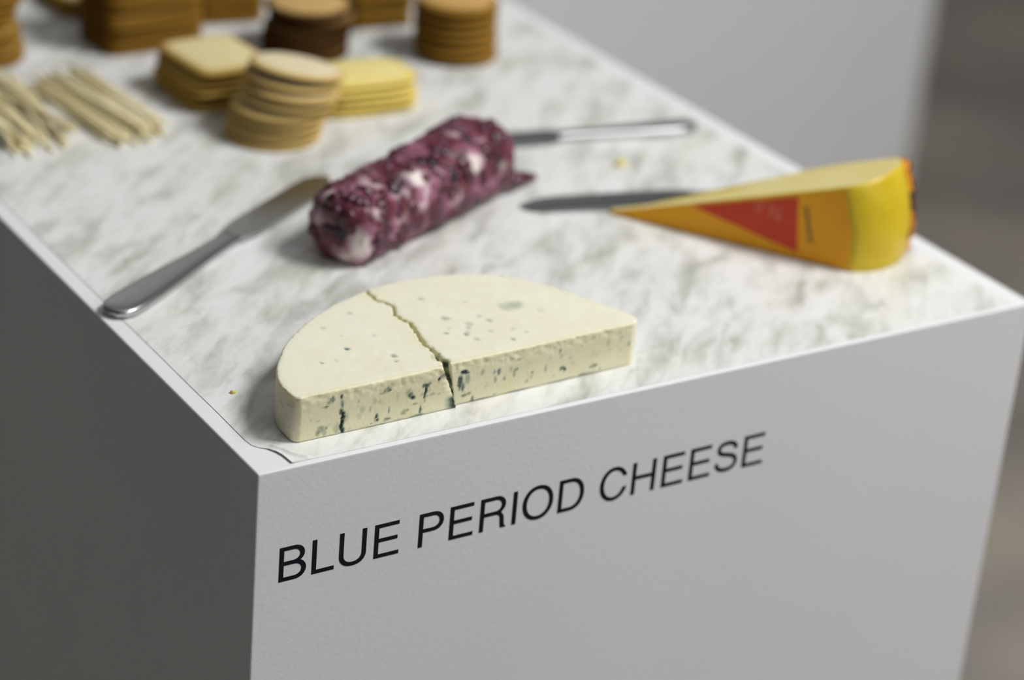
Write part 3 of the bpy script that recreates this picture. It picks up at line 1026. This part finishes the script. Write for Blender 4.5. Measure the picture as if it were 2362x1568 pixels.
# ------------------------------------------------------------------ crackers
def cracker_mesh(name, m, outline, th, dome=0.0, holes=0):
    """outline: CCW list of 2D pts around 0; layered profile with rounded rim"""
    n = len(outline)
    prof = [(0.80, 0.0), (0.90, 0.10), (0.975, 0.22), (1.0, 0.38), (0.985, 0.54), (0.93, 0.70), (0.80, 0.88), (0.4, 1.0 + dome)]
    vv, bk = [], []
    for (s, z) in prof:
        for k, (x_, y_) in enumerate(outline):
            vv.append((x_ * s, y_ * s, z * th))
            bk.append(1.0 if z < 0.15 else (0.5 if s > 0.92 else 0.0))  # underside carries the painted gap shade, rim the baked edge
    ff = []
    for i in range(len(prof) - 1):
        for k in range(n):
            j = (k + 1) % n
            ff.append((i * n + k, i * n + j, (i + 1) * n + j, (i + 1) * n + k))
    ff.append(tuple(reversed(range(n))))
    vv.append((0, 0, th * (1 + dome)))
    bk.append(0.0)
    for k in range(n):
        ff.append(((len(prof) - 1) * n + k, (len(prof) - 1) * n + (k + 1) % n, len(vv) - 1))
    me = bpy.data.meshes.new(name)
    me.from_pydata(vv, [], ff)
    me.materials.append(m)
    me.polygons.foreach_set('use_smooth', [True] * len(me.polygons))
    a_ = me.attributes.new('baked_gap_shade', 'FLOAT', 'POINT')
    a_.data.foreach_set('value', bk)
    me.update()
    return me

def round_outline(r, n=40, wav=0.0, k=0):
    return [(r * (1 + wav * math.cos(k * 2 * math.pi * i / n)) * math.cos(2 * math.pi * i / n), r * (1 + wav * math.cos(k * 2 * math.pi * i / n)) * math.sin(2 * math.pi * i / n)) for i in range(n)]

def square_outline(wx, wy, e=7.0, n=48, scal=0.0, k=0):
    out = []
    for i in range(n):
        a_ = 2 * math.pi * i / n
        c, s = math.cos(a_), math.sin(a_)
        q = (abs(c) ** e + abs(s) ** e) ** (-1 / e)
        q *= 1 + scal * math.cos(k * a_)
        out.append((wx / 2 * c * q, wy / 2 * s * q))
    return out

ORD = ['bottom', 'second', 'third', 'fourth', 'fifth', 'sixth', 'seventh', 'eighth', 'ninth', 'tenth', 'eleventh', 'twelfth', 'thirteenth', 'fourteenth', 'fifteenth']
def stack(name, me, x, y, n, th, rz, what, where, group, offs=None, jit=0.0012, tilts=None, gapz=0.0):
    rs = random.Random(int(x * 10000 + y * 1000))
    z = CZ
    for i in range(n):
        o = bpy.data.objects.new(name, me)
        dx, dy = offs(i) if offs else (0, 0)
        o.location = (x + dx + rs.uniform(-jit, jit), y + dy + rs.uniform(-jit, jit), z)
        tx, ty = tilts(i) if tilts else (0, 0)
        o.rotation_euler = (tx, ty, rz + rs.uniform(-0.05, 0.05))
        link(o)
        if i == 0:
            pos = 'bottom one'
        elif i == n - 1:
            pos = 'top one'
        else:
            pos = ORD[i] + ' from the bottom'
        tag(o, f'{what}, {pos} in the {where}', 'cracker', group)
        z += th + gapz
    return z

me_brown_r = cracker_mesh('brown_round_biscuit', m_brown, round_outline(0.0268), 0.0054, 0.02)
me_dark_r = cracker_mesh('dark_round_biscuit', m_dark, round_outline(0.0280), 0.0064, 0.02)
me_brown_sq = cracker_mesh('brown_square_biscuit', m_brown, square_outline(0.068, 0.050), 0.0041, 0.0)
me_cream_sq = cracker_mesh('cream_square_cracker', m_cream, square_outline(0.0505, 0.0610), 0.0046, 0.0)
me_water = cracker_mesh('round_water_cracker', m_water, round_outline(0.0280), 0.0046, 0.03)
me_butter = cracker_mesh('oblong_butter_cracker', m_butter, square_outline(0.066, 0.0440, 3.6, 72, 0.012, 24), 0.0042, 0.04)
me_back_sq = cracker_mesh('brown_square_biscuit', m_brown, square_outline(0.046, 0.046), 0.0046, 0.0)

# stack cut by the left edge of the frame
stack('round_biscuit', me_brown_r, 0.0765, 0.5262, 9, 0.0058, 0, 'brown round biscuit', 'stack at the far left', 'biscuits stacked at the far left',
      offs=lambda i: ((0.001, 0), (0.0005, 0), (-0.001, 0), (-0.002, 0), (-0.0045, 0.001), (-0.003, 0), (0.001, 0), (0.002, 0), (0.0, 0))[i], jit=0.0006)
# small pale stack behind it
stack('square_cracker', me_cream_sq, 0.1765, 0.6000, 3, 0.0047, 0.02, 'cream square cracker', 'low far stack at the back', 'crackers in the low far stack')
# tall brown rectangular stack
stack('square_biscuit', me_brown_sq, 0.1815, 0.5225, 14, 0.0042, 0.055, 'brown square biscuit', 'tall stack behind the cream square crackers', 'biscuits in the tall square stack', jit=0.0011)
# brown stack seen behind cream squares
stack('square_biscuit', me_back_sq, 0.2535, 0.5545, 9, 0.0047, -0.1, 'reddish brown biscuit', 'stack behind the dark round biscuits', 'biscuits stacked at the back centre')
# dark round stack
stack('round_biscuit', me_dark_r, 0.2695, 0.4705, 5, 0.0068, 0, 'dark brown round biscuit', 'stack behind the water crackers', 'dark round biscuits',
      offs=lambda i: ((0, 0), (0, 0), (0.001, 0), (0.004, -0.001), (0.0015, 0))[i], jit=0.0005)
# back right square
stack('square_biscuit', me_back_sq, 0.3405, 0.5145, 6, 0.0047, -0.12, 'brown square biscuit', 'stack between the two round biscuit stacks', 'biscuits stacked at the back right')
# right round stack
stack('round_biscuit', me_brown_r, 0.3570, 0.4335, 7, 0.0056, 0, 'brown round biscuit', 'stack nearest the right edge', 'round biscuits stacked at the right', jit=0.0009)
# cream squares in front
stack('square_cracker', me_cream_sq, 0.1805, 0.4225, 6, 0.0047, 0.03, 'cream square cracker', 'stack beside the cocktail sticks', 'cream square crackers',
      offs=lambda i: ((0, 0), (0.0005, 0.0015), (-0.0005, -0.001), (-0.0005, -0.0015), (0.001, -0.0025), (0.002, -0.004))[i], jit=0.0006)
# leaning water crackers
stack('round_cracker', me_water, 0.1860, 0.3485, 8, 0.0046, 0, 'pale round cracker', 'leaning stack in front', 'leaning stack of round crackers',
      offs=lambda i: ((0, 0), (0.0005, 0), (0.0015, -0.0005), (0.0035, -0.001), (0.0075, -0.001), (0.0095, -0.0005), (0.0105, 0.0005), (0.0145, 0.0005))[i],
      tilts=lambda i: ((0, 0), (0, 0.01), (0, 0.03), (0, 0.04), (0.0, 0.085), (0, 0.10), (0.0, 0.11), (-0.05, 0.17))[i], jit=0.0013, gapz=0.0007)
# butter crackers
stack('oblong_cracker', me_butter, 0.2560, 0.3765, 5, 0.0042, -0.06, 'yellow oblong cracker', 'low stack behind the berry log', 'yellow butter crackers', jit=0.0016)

# ------------------------------------------------------------------ cocktail sticks
def stick_mesh():
    r, L, ns = 0.00125, 0.100, 8
    vv, ff = [], []
    for (s, q) in ((0, 0.8), (0.006, 1.0), (0.985, 1.0), (1.0, 0.75)):
        for k in range(ns):
            a_ = 2 * math.pi * k / ns
            vv.append((r * q * math.cos(a_), r * q * math.sin(a_), L * s))
    for i in range(3):
        for k in range(ns):
            j = (k + 1) % ns
            ff.append((i * ns + k, i * ns + j, (i + 1) * ns + j, (i + 1) * ns + k))
    ff.append(tuple(reversed(range(ns))))
    ff.append(tuple(range(3 * ns, 4 * ns)))
    me = bpy.data.meshes.new('cocktail_stick')
    me.from_pydata(vv, [], ff)
    me.materials.append(m_wood)
    me.polygons.foreach_set('use_smooth', [True] * len(me.polygons))
    return me
me_stick = stick_mesh()
def stick(x0, y0, z0, x1, y1, z1, label, group):
    o = bpy.data.objects.new('cocktail_stick', me_stick)
    a_ = Vector((x0, y0, z0))
    d = Vector((x1, y1, z1)) - a_
    o.location = a_
    o.rotation_euler = d.to_track_quat('Z', 'Y').to_euler()
    link(o)
    tag(o, label, 'cocktail stick', group)
    return o
rs = random.Random(21)
SZ = CZ + 0.00125
LB_L = 'pale wooden cocktail stick in the heap at the left edge of the pile'
LB_R = 'pale wooden cocktail stick in the fanned heap nearest the cream crackers'
# left heap: layered, running back to front
for lay_, cnt in ((0, 10), (1, 8), (2, 6)):
    for i in range(cnt):
        u = (i + 0.5 + rs.uniform(-.2, .2)) / cnt
        x1 = 0.036 + 0.040 * u + rs.uniform(-.002, .002)
        y1 = 0.366 + 0.010 * u + rs.uniform(-.005, .008) + (0.004 * lay_)
        ang = math.radians(rs.uniform(-4, 12) - 2 * lay_)
        x0, y0 = x1 + 0.1 * math.sin(ang), y1 + 0.1 * math.cos(ang)
        z = SZ + 0.0026 * lay_
        stick(x0, y0, z, x1, y1, z, LB_L, 'cocktail sticks in the left heap')
stick(0.0480, 0.4730, SZ + 0.0080, 0.0778, 0.3770, SZ + 0.0076, 'cocktail stick lying crosswise over the left heap of sticks', None)
stick(0.0640, 0.4700, SZ + 0.0078, 0.0730, 0.3700, SZ + 0.0078, 'topmost cocktail stick of the left heap, almost parallel to the plinth edge', None)
# right heap: fanned
for lay_, cnt in ((0, 12), (1, 9), (2, 6)):
    for i in range(cnt):
        u = (i + 0.5 + rs.uniform(-.3, .3)) / cnt
        x0 = 0.085 + 0.034 * u + rs.uniform(-.002, .002)
        y0 = 0.462 + 0.014 * u + rs.uniform(-.006, .006)
        ang = math.radians(7 + rs.uniform(-5, 8) - 3 * u)
        x1, y1 = x0 + 0.1 * math.sin(ang), y0 - 0.1 * math.cos(ang)
        z = SZ + 0.0026 * lay_
        stick(x0, y0, z, x1, y1, z, LB_R, 'cocktail sticks in the fanned heap')
stick(0.1265, 0.4830, SZ, 0.1350, 0.3835, SZ, 'outermost cocktail stick of the pile, nearest the cream square crackers', None)
stick(0.1225, 0.4850, SZ, 0.1330, 0.3850, SZ, 'second cocktail stick in from the cream square crackers', None)
stick(0.1010, 0.4600, SZ + 0.0078, 0.1145, 0.3610, SZ + 0.0002, 'cocktail stick poking out farthest to the front of the fanned heap', None)

# ------------------------------------------------------------------ crumbs
def crumb(x, y, r, m, label):
    bm = bmesh.new()
    res = bmesh.ops.create_icosphere(bm, subdivisions=2, radius=1)
    for v_ in res['verts']:
        c = v_.co * (1 + 0.35 * noise.noise(v_.co * 1.7 + Vector((x * 900, 0, 0))))
        v_.co = Vector((c.x * r * 1.2, c.y * r, max(c.z * r * 0.7, -r * 0.45) + r * 0.45))
    o = bm_obj('cheese_crumb', bm, m, None, True, (x, y, CZ))
    tag(o, label, 'crumb')
crumb(0.0232, 0.0713, 0.0012, m_crumb, 'tiny orange yellow crumb beside the left plinth edge')
crumb(0.3513, 0.2373, 0.0032, m_crumb2, 'pale yellow crumb on the marble behind the cheese wedge')
